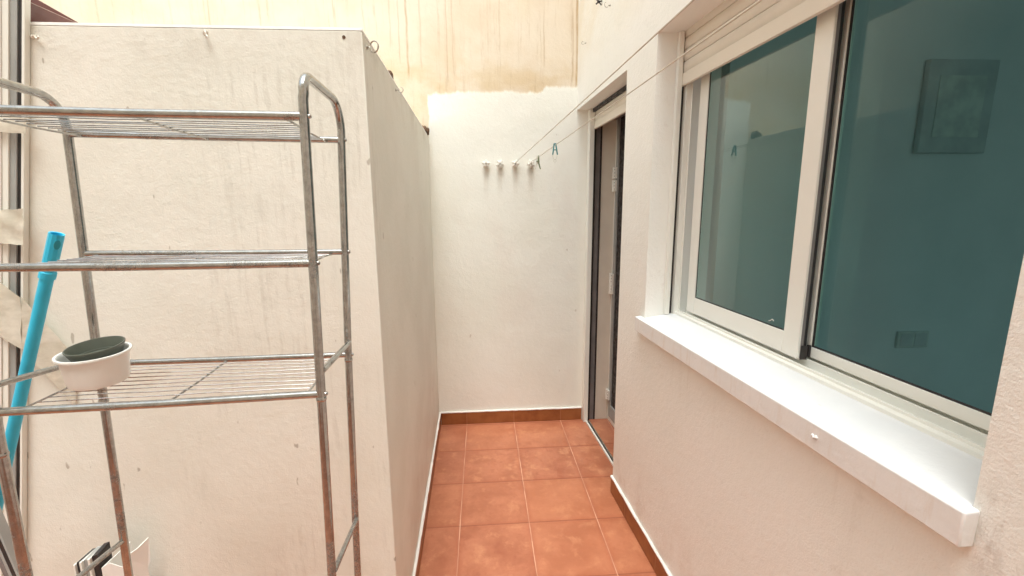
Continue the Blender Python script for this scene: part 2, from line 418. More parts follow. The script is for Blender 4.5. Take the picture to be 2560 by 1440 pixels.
def m_tape():
    N = NT('masking_tape'); p = N.obj()
    n1 = N.noise(N.scale(p, 1, 1, 1.6), 16, 4, .6)
    N.put(N.b.inputs['Base Color'], N.mix(N.rng(n1, .3, .7), (.74, .70, .59), (.82, .79, .70)))
    N.b.inputs['Roughness'].default_value = .45
    N.L.new(N.bump(n1, .4, .002), N.b.inputs['Normal'])
    tr = N.n('ShaderNodeBsdfTransparent'); mx = N.n('ShaderNodeMixShader'); N.put(mx.inputs[0], N.rng(n1, .3, .75, .62, .86))
    N.L.new(tr.outputs[0], mx.inputs[1]); N.L.new(N.b.outputs[0], mx.inputs[2]); N.L.new(mx.outputs[0], N.out.inputs['Surface'])
    return N.m

def m_sill():
    N = NT('sill_paint'); p = N.pos(); x, y, z = N.sep(p)
    cc = N.mix(N.rng(N.noise(p, 6, 4), .35, .65), (.75, .765, .785), (.79, .80, .815))
    front = N.rng(z, SZ-.002, SZ-.010)
    st = N.math('MULTIPLY', N.rng(N.noise(N.comb(x, y, N.math('MULTIPLY', z, .12)), 45, 4, .65), .52, .68), front)
    cc = N.mix(N.math('MULTIPLY', st, .32), cc, (.60, .48, .38))
    cc = N.mix(N.math('MULTIPLY', front, .35), cc, (.82, .78, .73))
    scr = N.rng(N.noise(N.scale(p, 1, .35, 1), 60, 3, .6), .68, .74)
    cc = N.mix(N.math('MULTIPLY', scr, .22), cc, (.55, .50, .45))
    h = N.math('ADD', N.noise(p, 40, 4, .6), N.math('MULTIPLY', N.noise(p, 9, 3), 1.5))
    return N.fin(cc, .5, 0, N.bump(h, .35, .004), .4)
P_PART = m_partition(); P_BACK = m_back(); P_WALL = m_white(); P_SILL = m_sill()
P_PLAIN = m_white('surrounding_wall_paint', (.83, .83, .78), (.85, .85, .81), (.83, .82, .77), .6)
T_FLOOR = m_tiles(2.5237); T_SKX = m_skirt('x'); T_SKY = m_skirt('y')
METAL = m_metal()
ALU = simple('white_lacquered_aluminium', (.83, .83, .775), .32, 0, .012, 5)
ALU2 = simple('cream_shutter_plastic', (.76, .71, .62), .42, 0, .02, 7)
SLAT = simple('cream_shutter_slats', (.70, .645, .56), .45, 0, .04, 9)
GREYP = simple('grey_profile', (.36, .37, .36), .4, 0, .12, 8)
DARKP = simple('dark_gasket_and_slot_shade', (.028, .024, .024), .5, 0, .3, 12)
PURPL = simple('dark_grey_profile', (.20, .185, .185), .4, .0, .15, 8)
CAULK = simple('white_caulk', (.82, .80, .77), .5, 0, .05, 20, .3, 120)
TURQ = simple('turquoise_plastic', (.03, .50, .76), .38, 0, .10, 10, .08, 120)
TURQD = simple('turquoise_plastic_shaded', (.015, .30, .40), .5, 0, .10, 10)  # darker copy of the pole plastic, slot shade put into its colour
WPLAS = simple('white_plastic', (.86, .865, .84), .34, 0, .03, 8)
GPLAS = simple('dark_green_plastic', (.115, .130, .105), .42, 0, .12, 8)
CLAY = simple('reddish_brown_plastic', (.10, .024, .014), .45, 0, .2, 6)
LINE = simple('clothesline_cord', (.62, .58, .50), .5, 0, .1, 40)
KNOB = simple('white_knob_plastic', (.76, .73, .66), .45, 0, .06, 30)
PEGG = simple('faded_green_plastic', (.19, .24, .13), .5, 0, .15, 60)
PEGB = simple('teal_plastic', (.05, .22, .24), .4, 0, .15, 60)
PEGC = simple('pale_plastic', (.66, .66, .58), .4, 0, .08, 60)
STEEL = simple('dull_steel', (.45, .42, .37), .38, .8, .25, 60)
RUST_HOLE = simple('rust_and_hole_brown', (.13, .075, .045), .85, 0, .4, 60, .6, 150)
TAPE = m_tape()
GLASS = m_glass('tinted_window_glass', (.60, .79, .77), 1.5, 5.6)
ROOM = simple('room_wall_paint', (.78, .80, .82), .7, 0, .05, 3, .1, 120)
ROOMF = simple('room_floor', (.22, .17, .13), .4, 0, .15, 6)
PICF = simple('picture_frame_paint', (.60, .62, .63), .5, 0, .1, 10)
PICM = simple('picture_print', (.69, .71, .69), .6, 0, .16, 14)
CONC = simple('concrete', (.30, .28, .26), .8, 0, .15, 2, .3, 60)

# ------------------------------------------------------------ setting
g = MB().box(-60, 60, -60, 60, -.06, -.012).build('ground', CONC); tag(g, kind='structure')
f = MB().box(-2.6, 1.05, -1.6, YB+.02, -.010, 0).build('patio_floor', T_FLOOR); tag(f, kind='structure')

# back wall
b = MB().box(-4.2, 1.35, YB, YB+.3, 0, 6.2)
back = b.build('patio_wall', P_BACK)
tag(back, 'tall end wall with old yellowish cream paint above and a white painted patch below', 'wall')
# partition block
b = MB()
yf = YP; xb = XL + KL*(yf-YB)
b.hexa([(-2.6, yf, 0), (xb, yf, 0), (XL, YB-.001, 0), (-2.6, YB-.001, 0), (-2.6, yf, ZT-.004), (xb, yf, ZT-.004), (XL, YB-.001, ZT-.004), (-2.6, YB-.001, ZT-.004)])
block = b.build('partition_wall', P_PART, bevel=.003, seg=3)
tag(block, 'chest high pinkish white rendered wall behind the metal rack, with hooks at its top edge', 'wall')
b = MB().hexa([(-2.6, yf-.0003, ZT-.004), (xb+.0003, yf-.0003, ZT-.004), (XL+.0003, YB-.002, ZT-.004), (-2.6, YB-.002, ZT-.004),
               (-2.6, yf+.001, ZT+.003), (xb-.001, yf+.001, ZT+.003), (XL-.001, YB-.002, ZT+.003), (-2.6, YB-.002, ZT+.003)])
part(b, 'wall_cap', CAULK, block)  # thin pale strip, the lit top edge is put into its colour

# house wall with openings (front face at off = 0)
b = MB(); TH = .26; H = 6.2
b.wbox(0, TH, -1.6, WY1, 0, H)
b.wbox(0, TH, WY1, WY0, 0, SZ-.07)
b.wbox(0, TH, WY1, WY0, WH, H)
b.wbox(0, TH, WY0, DY, 0, H)
b.wbox(0, TH, DY, YB, DH, H)
b.wbox(.10, TH, WY1, WY0, SZ-.07, SZ-.01)
hw = b.build('house_wall', P_WALL, fix=False)
# weld the pieces so that only real edges remain
bm = bmesh.new(); bm.from_mesh(hw.data); bmesh.ops.remove_doubles(bm, verts=bm.verts, dist=.0004)
bm.to_mesh(hw.data); bm.free()
tag(hw, 'white rough plastered house wall holding the sliding window and the shuttered door', 'wall')

# unseen walls that close the light well, lowered to let more sky in
b = MB().box(-4.2, 1.35, -1.9, -1.6, 0, 4.8).build('opposite_wall', P_PLAIN); b.name = 'courtyard_wall'
tag(b, 'tall unseen cream courtyard wall facing the end wall, behind the viewer', 'wall')
b = MB().box(-2.9, -2.6, -1.6, YB, 0, 3.2).build('courtyard_wall', P_PLAIN)
tag(b, 'unseen cream boundary wall beyond the left end of the partition', 'wall')

# skirtings with white caulk line
def skirting(name, label, faces, mat, mk):
    root = empty(name, faces, label, 'skirting', 'terracotta skirtings round the passage'); return root
SH = .088
t = empty('tile_skirting', (.1, YB, 0), 'brown tile skirting along the foot of the white end wall', 'skirting', 'terracotta skirtings')
part(MB().box(XL+.012, .676, YB-.010, YB-.0005, .001, SH), 'tile_strip', T_SKX, t, bevel=.0015)
b = MB()
xs = [XL+.012+(.676-XL-.012)*i/40 for i in range(41)]
b.tube([(x, YB-.007, SH+.003+random.uniform(-.0012, .0012)) for x in xs], .0065, 8); part(b, 'caulk_line', CAULK, t, smooth=True)
t = empty('tile_skirting', (XL, 2, 0), 'brown tile skirting along the foot of the partition side', 'skirting', 'terracotta skirtings')
def XS(y): return XL + KL*(y-YB)
b = MB(); y0, y1 = YP-.0, YB-.012
b.hexa([(XS(y0)+.0005, y0, .001), (XS(y0)+.010, y0, .001), (XS(y1)+.010, y1, .001), (XS(y1)+.0005, y1, .001), (XS(y0)+.0005, y0, SH), (XS(y0)+.010, y0, SH), (XS(y1)+.010, y1, SH), (XS(y1)+.0005, y1, SH)])
part(b, 'tile_strip', T_SKY, t, bevel=.0015)
b = MB(); b.tube([(XS(y)+.006, y, SH+.003+random.uniform(-.0015, .0015)) for y in [y0+(y1-y0)*i/50 for i in range(51)]], .0065, 8, rr=[.0065+random.uniform(-.001, .0015) for _ in range(51)])
part(b, 'caulk_line', CAULK, t, smooth=True)
t = empty('tile_skirting', W(0, 1, 0), 'brown tile skirting along the foot of the house wall below the window', 'skirting', 'terracotta skirtings')
part(MB().wbox(-.010, -.0005, -1.5, DY+.0, .001, SH), 'tile_strip', T_SKY, t, bevel=.0015)
b = MB(); ys = [-1.5+(DY+1.5)*i/80 for i in range(81)]
b.tube([W(-.006, y, SH+.003+random.uniform(-.0012, .0012)) for y in ys], .0065, 8, rr=[.0065+random.uniform(-.001, .0015) for _ in ys]); part(b, 'caulk_line', CAULK, t, smooth=True)

# ------------------------------------------------------------ interior room behind window and door
b = MB()
b.box(.98, 4.2, 2.0, 2.08, 0, 2.6)            # end wall with the picture
b.box(.98, 1.62, 1.78, 2.0, 0, 2.6)           # shallow pier on it
b.box(4.2, 4.3, -1.6, 3.4, 0, 2.6)
b.box(.98, 4.3, -1.7, -1.6, 0, .9)  # unseen opening left in this wall, added to light the room
b.box(.98, 4.3, -1.7, -1.6, 2.3, 2.6)
b.box(.98, 1.5, -1.7, -1.6, .9, 2.3)
b.box(3.9, 4.3, -1.7, -1.6, .9, 2.3)
b.box(.98, 4.3, 3.3, 3.4, 0, 2.6)
b.box(.86, 4.3, -1.7, 3.4, 2.6, 2.7)
rw = b.build('room_walls', ROOM); tag(rw, kind='structure')
rf = MB().box(.90, 4.3, -1.7, 3.4, .002, .012).build('room_floor', ROOMF); tag(rf, kind='structure')
t = empty('wall_picture', (2.18, 1.995, 1.92), 'framed picture hanging on the room wall, dimly seen through the window glass', 'picture')
part(MB().box(2.01, 2.345, 1.972, 1.998, 1.72, 2.125), 'picture_frame', PICF, t, bevel=.004)
part(MB().box(2.065, 2.29, 1.968, 1.9715, 1.79, 2.055), 'print', PICM, t)
t = empty('wall_socket', (2.15, 1.995, .82), 'double wall socket low on the room wall behind the glass', 'socket')
part(MB().box(2.07, 2.235, 1.985, 1.999, .775, .86), 'cover_plate', PICM, t, bevel=.003)
part(MB().box(2.082, 2.148, 1.982, 1.9848, .785, .85), 'socket_face', PICF, t, bevel=.002)
part(MB().box(2.157, 2.223, 1.982, 1.9848, .785, .85), 'socket_face', PICF, t, bevel=.002)

# ------------------------------------------------------------ window
win = empty('sliding_window', W(.10, (WY0+WY1)/2, SZ), 'white aluminium sliding window with half lowered roller shutter above a white sill', 'window')
# sill: nosing stands proud of the wall, top falls outward
def sill():
    b = MB(); n = 60
    y0, y1 = WY1+.001-.012, WY0+.036
    return b
b = MB()
pr = 0.027; TZ = SZ; BZ = .9605
b.prism([(-pr, BZ), (-pr, TZ-.001), (-.0, TZ+.0015), (-.0005, BZ)], WY1-.011, WY0+.036)
b.prism([(-.0005, BZ+.02), (-.0005, TZ+.0015), (.16, TZ+.028), (.16, BZ+.02)], WY1+.0008, WY0-.0008)
sl = part(b, 'window_sill', P_SILL, win, bevel=.0035, seg=3)
# small plaster plug on the sill edge
b = MB()
for i in range(9):
    a = random.uniform(0, 6.28); r = random.uniform(.001, .007); y = .829+math.cos(a)*r; z = .992+math.sin(a)*r*.9
    rr = random.uniform(.0022, .004)
    b.lathe([(0.0001, -rr), (rr*.8, -rr*.55), (rr, 0), (rr*.8, rr*.55), (.0001, rr)], 8, Matrix.Translation(W(-pr-.0005, y, z)) @ Matrix.Rotation(1.57, 4, 'Y'))
part(b, 'plaster_plug', P_SILL, win, smooth=True)
# shutter guides and jambs
ZB = SZ+.018
for side, ya, sg in (('far', WY0, -1), ('near', WY1, 1)):
    def yy(d): return ya + sg*d
    lo, hi = (lambda a, c_: (min(a, c_), max(a, c_)))(yy(.0008), yy(.020))
    part(MB().wbox(.078, .0965, lo, hi, ZB, WH-.002), 'shutter_guide', ALU, win, bevel=.0012)
    lo, hi = (min(yy(.0008), yy(.004)), max(yy(.0008), yy(.004)))
    part(MB().wbox(.0967, .1115, lo, hi, ZB, WH-.002), 'slot_shade_strip', DARKP, win)  # solid dark strip, shade of the guide slot put into its colour
    lo, hi = (min(yy(.0008), yy(.024)), max(yy(.0008), yy(.024)))
    b = MB().wbox(.1118, .132, lo, hi, ZB, WH-.002)
    lo, hi = (min(yy(.0008), yy(.045)), max(yy(.0008), yy(.045)))
    b.wbox(.132, .136, min(yy(.0008), yy(.032)), max(yy(.0008), yy(.032)), ZB, WH-.002)
    b.wbox(.136, .215, min(yy(.0008), yy(.020)), max(yy(.0008), yy(.020)), ZB, WH-.002)
    part(b, 'frame_jamb', ALU, win, bevel=.0012)
# bottom track: stepped profile with two grooves
b = MB()
b.prism([(.118, ZB-.004), (.118, SZ+.030), (.128, SZ+.033), (.128, SZ+.040), (.134, SZ+.040), (.134, SZ+.024), (.168, SZ+.024), (.168, SZ+.046), (.173, SZ+.046),
         (.173, SZ+.028), (.205, SZ+.028), (.205, SZ+.055), (.215, SZ+.055), (.215, ZB-.004)], WY1+.001, WY0-.02)
part(b, 'bottom_track', ALU, win, bevel=.0008)
b = MB(); b.wbox(.136, .215, WY1+.001, WY0-.001, WH-.055, WH-.003); part(b, 'frame_head', ALU, win, bevel=.0012)
def sash(y0, y1, z0, z1, o0, o1, sw0, sw1, rb, rt_, name='window_sash', label=None):
    """y1 far end, y0 near end"""
    b = MB()
    b.wbox(o0, o1, y1-sw1, y1, z0, z1)
    b.wbox(o0, o1, y0, y0+sw0, z0, z1)
    b.wbox(o0+.0006, o1-.0006, y0+sw0, y1-sw1, z0+.0005, z0+rb)
    b.wbox(o0+.0006, o1-.0006, y0+sw0, y1-sw1, z1-rt_, z1-.0005)
    s = part(b, name, ALU, win, bevel=.0018)
    if label: s['label'] = label
    gy0, gy1, gz0, gz1 = y0+sw0-.004, y1-sw1+.004, z0+rb-.004, z1-rt_+.004
    om = (o0+o1)/2+.001
    gl = part(MB().wbox(om-.002, om+.002, gy0, gy1, gz0, gz1), 'glass_pane', GLASS, s)
    b = MB()
    for (a0, a1, c0, c1) in ((gy0, gy1, gz0, gz0+.0075), (gy0, gy1, gz1-.0075, gz1), (gy0, gy0+.0072, gz0+.008, gz1-.008), (gy1-.0072, gy1, gz0+.008, gz1-.008)):
        b.wbox(o0+.004, om-.0022, a0, a1, c0, c1)
    part(b, 'gasket', DARKP, s)
    return s
s1 = sash(1.100, 1.689, SZ+.046, WH-.052, .139, .153, .058, .053, .064, .05, label='front sash nearer the patio, pushed to the far side')
b = MB().tube([W(.1425, 1.205+.004*i, 1.150+.004*math.sin(i*1.1)) for i in range(6)], .0011, 6); o_ = part(b, 'adhesive_residue', CAULK, s1)
s2 = sash(.585, 1.145, SZ+.050, WH-.050, .176, .196, .060, .043, .030, .05, label='rear sash whose glass shows the dim room')
part(MB().wbox(.1452, .1528, 1.0985, 1.0997, SZ+.05, WH-.06), 'interlock_strip', PURPL, win)
part(MB().wbox(.1534, .1625, 1.1005, 1.135, SZ+.05, WH-.06), 'interlock_brush', DARKP, win)
part(MB().wbox(.1455, .164, 1.096, 1.0983, SZ+.046, SZ+.085), 'end_block', DARKP, win)
part(MB().wbox(.1695, .1755, 1.098, 1.106, SZ+.051, SZ+.085), 'end_block', DARKP, win)
# roller shutter
sh = MB()
z = 1.9885; k = 0
sh_parts = MB()
while z < WH+.02:
    n = len(sh_parts.v); h = .0395
    prof = [(.1035-.0035*math.sin(math.pi*i/6)-(.001 if 0 < i < 6 else 0), z+h*i/6) for i in range(7)] + [(.1085, z+h), (.1085, z)]
    sh_parts.prism(prof, WY1+.004, WY0-.0045); z += .0412; k += 1
rs = part(sh_parts, 'roller_shutter', SLAT, win, smooth=True)
part(MB().prism([(.097, 1.941), (.0965, 1.985), (.1085, 1.9878), (.1105, 1.9878), (.1105, 1.941)], WY1+.004, WY0-.004), 'bottom_bar', ALU2, rs, bevel=.0015)

# ------------------------------------------------------------ door
door = empty('patio_door', W(.1, 2.5, 0), 'narrow shuttered aluminium door at the far end of the house wall, seen edge on', 'door')
part(MB().wbox(.070, .100, YB-.052, YB-.001, .001, DH-.005), 'shutter_guide', ALU, door, bevel=.0015)
part(MB().wbox(.070, .100, DY+.001, DY+.03, .001, DH-.005), 'shutter_guide', ALU, door, bevel=.0015)
b = MB().wbox(.1004, .118, YB-.030, YB-.001, .001, DH-.08); part(b, 'slot_shade_strip', DARKP, door)  # dark strip painted for the shaded slot beside the guide
b = MB().wbox(.1182, .150, YB-.016, YB-.001, .001, DH-.08); part(b, 'grey_rail', PURPL, door)
b = MB().wbox(.1502, .160, YB-.020, YB-.001, .001, DH-.08); part(b, 'slot_shade_strip', DARKP, door)  # second dark strip, slot shade before the reveal put into its colour
# inner reveal (cream) to the door frame
part(MB().wbox(.1605, .250, YB-.014, YB-.0008, .001, DH+.03), 'inner_reveal', SLAT, door, bevel=.001)
part(MB().wbox(.084, .094, DY+.001, YB-.054, .001, .014), 'threshold_rail', ALU, door, bevel=.001)
part(MB().wbox(.0942, .104, DY+.001, YB-.054, .001, .005), 'threshold_groove', DARKP, door)
part(MB().wbox(.1042, .112, DY+.001, YB-.054, .001, .013), 'threshold_rail', STEEL, door, bevel=.001)
tf = MB().wbox(.1125, .250, DY+.001, YB-.022, .0012, .006); part(tf, 'threshold_tile', T_FLOOR, door)
# frame + hinged leaf
DF = .2505
b = MB().wbox(DF, DF+.045, YB-.040, YB-.0008, .006, DH+.02); b.wbox(DF, DF+.045, DY+.03, YB-.0405, .006, .035)
fr = part(b, 'door_frame', ALU, door, bevel=.0015)
b = MB().wbox(DF-.004, DF+.035, YB-.072, YB-.0415, .04, DH+.02); b.wbox(DF-.0035, DF+.034, DY+.1, YB-.0725, .04, .13)
b.wbox(DF-.004, DF+.035, DY+.03, DY+.10, .04, DH+.02)
lf = part(b, 'door_leaf', GREYP, door, bevel=.0015)
part(MB().wbox(DF+.006, DF+.012, DY+.1, YB-.0725, .13, DH+.02), 'glass_pane', DARKP, lf)  # opaque dark pane, the dim interior behind is put into its colour
for z in (1.70, 1.62, 1.02, .95, .20):
    b = MB()
    b.wbox(DF-.016, DF-.0045, YB-.070, YB-.022, z-.034, z+.034)
    b.tube([W(DF-.018, YB-.040, z-.036), W(DF-.018, YB-.040, z+.036)], .0075, 12)
    h_ = part(b, 'hinge', ALU, door, bevel=.001)
    b = MB()
    for dz in (-.02, 0, .02):
        for dy in (-.058, -.030): b.tube([W(DF-.0175, YB+dy, z+dz), W(DF-.0158, YB+dy, z+dz)], .0028, 8)
    part(b, 'screw', DARKP, h_)
# shutter box / slats of the door
b = MB(); z = 2.013
while z < DH+.01:
    prof = [(.104-.0035*math.sin(math.pi*i/6), z+.040*i/6) for i in range(7)]+[(.1095, z+.040), (.1095, z)]
    b.prism(prof, DY+.004, YB-.04); z += .0412
ds = part(b, 'roller_shutter', SLAT, door, smooth=True)
part(MB().wbox(.099, .114, DY+.004, YB-.036, 1.967, 2.011), 'bottom_bar', ALU2, ds, bevel=.002)
part(MB().wbox(.0855, .0985, DY+.002, YB-.053, DH-.022, DH-.002), 'slot_shade_strip', DARKP, door)  # dark strip painted for the shaded gap between soffit and shutter
part(MB().wbox(.115, TH, DY+.001, YB-.001, 2.03, DH-.001), 'shutter_box', PURPL, door)

# ------------------------------------------------------------ metal rack
FR = [(-.283, .770, 1.66), (-.2965, .770, 1.17), (-.3085, .770, .76), (-.329, .772, .012)]
BR = [(-.2905, .980, 1.61), (-.3095, .980, 1.17), (-.3285, .980, .60), (-.345, .980, .012)]
BLg = [(-.810, .960, 1.60), (-.833, .960, 1.10), (-.850, .960, .64), (-.874, .960, .012)]
FL = [(-.800, .745, 1.64), (-.826, .745, 1.10), (-.834, .745, .80), (-.856, .745, .012)]
rack = empty('metal_rack', (-.58, .86, 0), 'weathered galvanised tube rack with wire shelves, standing against the partition', 'rack')
RAD = .0080
def arc(c_, a, b, n=7):     # quarter arc from direction a to direction b about centre c_
    return [tuple(Vector(c_)+Vector(a)*math.cos(math.pi/2*i/n)+Vector(b)*math.sin(math.pi/2*i/n)) for i in range(n+1)]
def uframe(F, B, topz, rf, rb):
    f0 = Vector(F[0]); b0 = Vector(B[0])
    d = (b0-f0); d.z = 0; d.normalize(); upv = Vector((0, 0, 1))
    ft = Vector((f0.x+.002, f0.y, topz-rf)); bt = Vector((b0.x+.002, b0.y, topz-rb))
    pts = [F[3], F[2], F[1], F[0]]
    pts += arc(ft+d*rf, -d*rf, upv*rf)
    pts += arc(bt-d*rb, upv*rb, d*rb)
    pts += [B[0], B[1], B[2], B[3]]
    return pts
def split(pts):
    # front leg, top bend, rear leg overlap-free
    return pts
for F, B in ((FR, BR), (FL, BLg)):
    pts = uframe(F, B, 1.700, .030, .055)
    part(MB().tube(pts, RAD, 18), 'end_frame', METAL, rack, smooth=True)
    # swaged joints and feet
    for L_ in (F, B):
        a, c_ = Vector(L_[1]), Vector(L_[2]); d = (c_-a).normalized(); q = a + d*.02
        b = MB().tube([q-d*.002, q, q+d*.004, q+d*.006], 1, 18, rr=[RAD+.0001, RAD+.0011, RAD+.0011, RAD+.0001])
        part(b, 'joint_collar', METAL, rack, smooth=True)
    for L_ in (F, B):
        a, c_ = Vector(L_[3]), Vector(L_[2]); d = (c_-a).normalized()
        part(MB().tube([a-d*.012, a-d*.011, a+d*.03, a+d*.0305], .013, 14), 'rubber_foot', DARKP, rack, smooth=True)
def at(L_, z):
    for i in range(len(L_)-1):
        if L_[i][2] >= z >= L_[i+1][2] or (i == 0 and z > L_[0][2]):
            t_ = (z-L_[i][2])/(L_[i+1][2]-L_[i][2]); return Vector(L_[i]).lerp(Vector(L_[i+1]), t_) if t_ >= 0 else Vector((L_[0][0], L_[0][1], z))
    return Vector(L_[-1])
def shelf(zf, zfl, zb, zbl, lab):
    fr_, fl, br, bl = at(FR, zf), at(FL, zfl), at(BR, zb), at(BLg, zbl)
    b = MB()
    b.tube([fl, fl.lerp(fr_, .5)+Vector((0, 0, -.0015)), fr_], .0072, 14)
    b.tube([bl, bl.lerp(br, .5)+Vector((0, 0, -.001)), br], .0066, 14)
    s = part(b, 'wire_shelf', METAL, rack, smooth=True); s['label'] = lab
    n = 10
    for i in range(1, n+1):
        t_ = i/(n+1)
        a = fl.lerp(bl, t_); c_ = fr_.lerp(br, t_)
        pts = [a.lerp(c_, .06+.88*j/8)+Vector((0, random.uniform(-.0006, .0006), -.003+random.uniform(-.0008, .0008))) for j in range(9)]
        part(MB().tube(pts, .0011, 6), 'wire', METAL, s, smooth=True)
    for t_ in (.052, .50, .945):
        a = fl.lerp(fr_, t_); c_ = bl.lerp(br, t_)
        b = MB().tube([a+Vector((0, 0, -.004)), a.lerp(c_, .5)+Vector((0, 0, -.0062)), c_+Vector((0, 0, -.004))], .0019, 8)
        for q, sg in ((a, 1), (c_, -1)):
            p_ = q+Vector((0, sg*.0062, -.0045)); b.lathe([(.0001, -.003), (.003, -.0015), (.0036, 0), (.003, .0015), (.0001, .003)], 8, Matrix.Translation(p_))
        part(b, 'cross_wire', METAL, s, smooth=True)
    for q in (fr_, br):
        b = MB().lathe([(.0001, .0118), (.002, .0115), (.0033, .0105), (.0038, .009), (.0038, .004)], 10, Matrix.Translation(q) @ Matrix.Rotation(math.pi/2, 4, 'Y'))
        part(b, 'bolt', METAL, s, smooth=True)
shelf(1.634, 1.638, 1.628, 1.636, 'top wire shelf, browned by rust')
shelf(1.395, 1.399, 1.394, 1.400, 'middle wire shelf')
shelf(1.157, 1.155, 1.160, 1.163, 'lowest wire shelf in view, carrying the bowl')
def bar(a, c_, name='cross_bar'):
    part(MB().tube([a, c_], .0055, 12), name, METAL, rack, smooth=True)
bar(at(FR, 1.202)+Vector((.006, 0, 0)), at(BR, 1.190)+Vector((.004, -.004, .0)))
bar(at(FR, .790)+Vector((.006, 0, 0)), at(BR, .742)+Vector((.004, -.004, 0)))
bar(at(FL, 1.200), at(BLg, 1.180)+Vector((-.0, -.004, 0)))
bar(at(FL, .76), at(BLg, .733)+Vector((0, -.004, 0)))
bar(at(FL, .10), at(BLg, .10)); bar(at(FR, .10), at(BR, .10))

# ------------------------------------------------------------ bowl and saucer on the rack
BC = Vector((-.738, .85, 1.164)); SX = Matrix.Diagonal((.83, .83, 1, 1))
tilt = Matrix.Translation(BC) @ Matrix.Rotation(math.radians(1), 4, 'Y') @ Matrix.Rotation(math.radians(3), 4, 'X') @ SX
bowl = empty('plastic_bowl', BC, 'round white plastic bowl standing on the lowest wire shelf', 'bowl')
prof = [(.0001, .0), (.050, .0), (.0535, .002), (.056, .010), (.060, .050), (.0612, .0545), (.0665, .056), (.0675, .0585), (.0665, .061), (.062, .061), (.0595, .058), (.0585, .050), (.054, .012), (.048, .0045), (.0001, .0035)]
part(MB().lathe(prof, 56, tilt), 'bowl_body', WPLAS, bowl, smooth=True)
tl2 = Matrix.Translation(BC+Vector((.004, .002, .0475))) @ Matrix.Rotation(math.radians(-1.5), 4, 'Y') @ Matrix.Rotation(math.radians(7), 4, 'X') @ Matrix.Diagonal((.79, .79, 1, 1))
sau = empty('plant_saucer', BC+Vector((.007, 0, .048)), 'dark green plastic plant saucer nested in the white bowl', 'saucer')
prof = [(.0001, 0), (.043, 0), (.046, .002), (.0545, .021), (.056, .0225), (.0565, .024), (.056, .0255), (.0538, .0255), (.0525, .023), (.0468, .006), (.042, .0045), (.041, .0075), (.039, .0075), (.038, .0042), (.0001, .004)]
part(MB().lathe(prof, 56, tl2), 'saucer_body', GPLAS, sau, smooth=True)

# ------------------------------------------------------------ turquoise pole
a = Vector((-1.509, 1.055, .012)); c_ = Vector((-.943, 1.048, 1.438)); d = (c_-a).normalized()
pole = empty('plastic_pole', a, 'bright turquoise plastic pole leaning behind the left end of the rack', 'pole')
jp = a + d*((1.345-a.z)/d.z)
b = MB().tube([a, a+d*.35, a+d*.7, a+d*1.0, jp], .0120, 24)
part(b, 'pole_tube', TURQ, pole, smooth=True)
def octo(p0, p1, r, n, rr=None): pass
b = MB()
b.tube([jp-d*.008, jp-d*.007, jp+d*.008, jp+d*.0095], 1, 24, rr=[.0120, .0148, .0148, .0136])
b.tube([jp+d*.0096, c_-d*.0], .0136, 12, caps=False)
b.tube([c_, c_-d*.001], 1, 12, caps=False, rr=[.0136, .0106])
b.tube([c_-d*.001, c_-d*.055], .0106, 12, caps=False)
b.tube([c_-d*.055, c_-d*.0551], 1, 12, rr=[.0106, .0001])
part(b, 'pole_socket', TURQ, pole)
side = d.cross(Vector((0, 1, 0))).normalized(); fr_v = Vector((0, -1, 0)); fr_v = (fr_v-d*fr_v.dot(d)).normalized()
nd = (fr_v*.55 - side*-.85).normalized()
if nd.x < 0: nd = (fr_v*.55 + side*-.85).normalized()
tn = d.cross(nd).normalized()
cc_ = c_ - d*.022 + nd*.0128
b = MB()
nn = 20; R1, R2 = .0056, .011
ring = [tuple(cc_ + tn*R1*math.cos(2*math.pi*i/nn) + d*R2*math.sin(2*math.pi*i/nn)) for i in range(nn)]
ring2 = [tuple(Vector(q)+nd*.0022) for q in ring]
k0 = len(b.v); b.v += ring+ring2
for i in range(nn): j = (i+1) % nn; b.f.append((k0+i, k0+j, k0+nn+j, k0+nn+i))
b.f.append(tuple(k0+nn+i for i in range(nn))); b.f.append(tuple(k0+i for i in range(nn))[::-1])
part(b, 'shaded_slot_disc', TURQD, pole)  # raised disc painted as the shaded slot

# ------------------------------------------------------------ leaning aluminium frame bundle with tape
P0 = Vector((-1.4495, 1.15, .004)); P1 = Vector((-.994, 1.15, 2.30)); D = (P1-P0).normalized(); S = Vector((D.z, 0, -D.x))    # S: to the right across the bundle
bun = empty('window_frame_bundle', P0, 'stack of old white and grey aluminium window profiles leaning against the partition, taped together', 'window profiles')
Lh = (P1-P0).length
def lean(name, s0, s1, y0, y1, mat, zcut=0, L1=None):
    b = MB(); L_ = Lh if L1 is None else L1
    q = [P0+S*s0+Vector((0, y0-1.15, 0)), P0+S*s1+Vector((0, y0-1.15, 0)), P0+S*s1+Vector((0, y1-1.15, 0)), P0+S*s0+Vector((0, y1-1.15, 0))]
    for i_ in range(4): q[i_] = q[i_] + D*((.004-q[i_].z)/D.z) if q[i_].z < .004 else q[i_]
    b.hexa([tuple(x) for x in q]+[tuple(x+D*L_) for x in q])
    return part(b, name, mat, bun, bevel=.001)
lean('profile_edge', -.0065, .0, 1.2075, 1.222, ALU)
lean('dark_channel', -.0155, -.007, 1.2095, 1.222, DARKP)
lean('grey_web', -.031, -.016, 1.2065, 1.222, GREYP)
lean('white_flange', -.045, -.0315, 1.203, 1.222, ALU)
lean('white_flange', -.058, -.0455, 1.200, 1.222, ALU)
lean('dark_channel', -.068, -.0585, 1.204, 1.222, PURPL)
lean('white_flange', -.0775, -.0685, 1.199, 1.222, ALU)
lean('dark_channel', -.093, -.078, 1.202, 1.222, PURPL)
lean('white_flange', -.12, -.0935, 1.198, 1.222, ALU)
lean('white_flange', -.20, -.13, 1.198, 1.222, ALU)
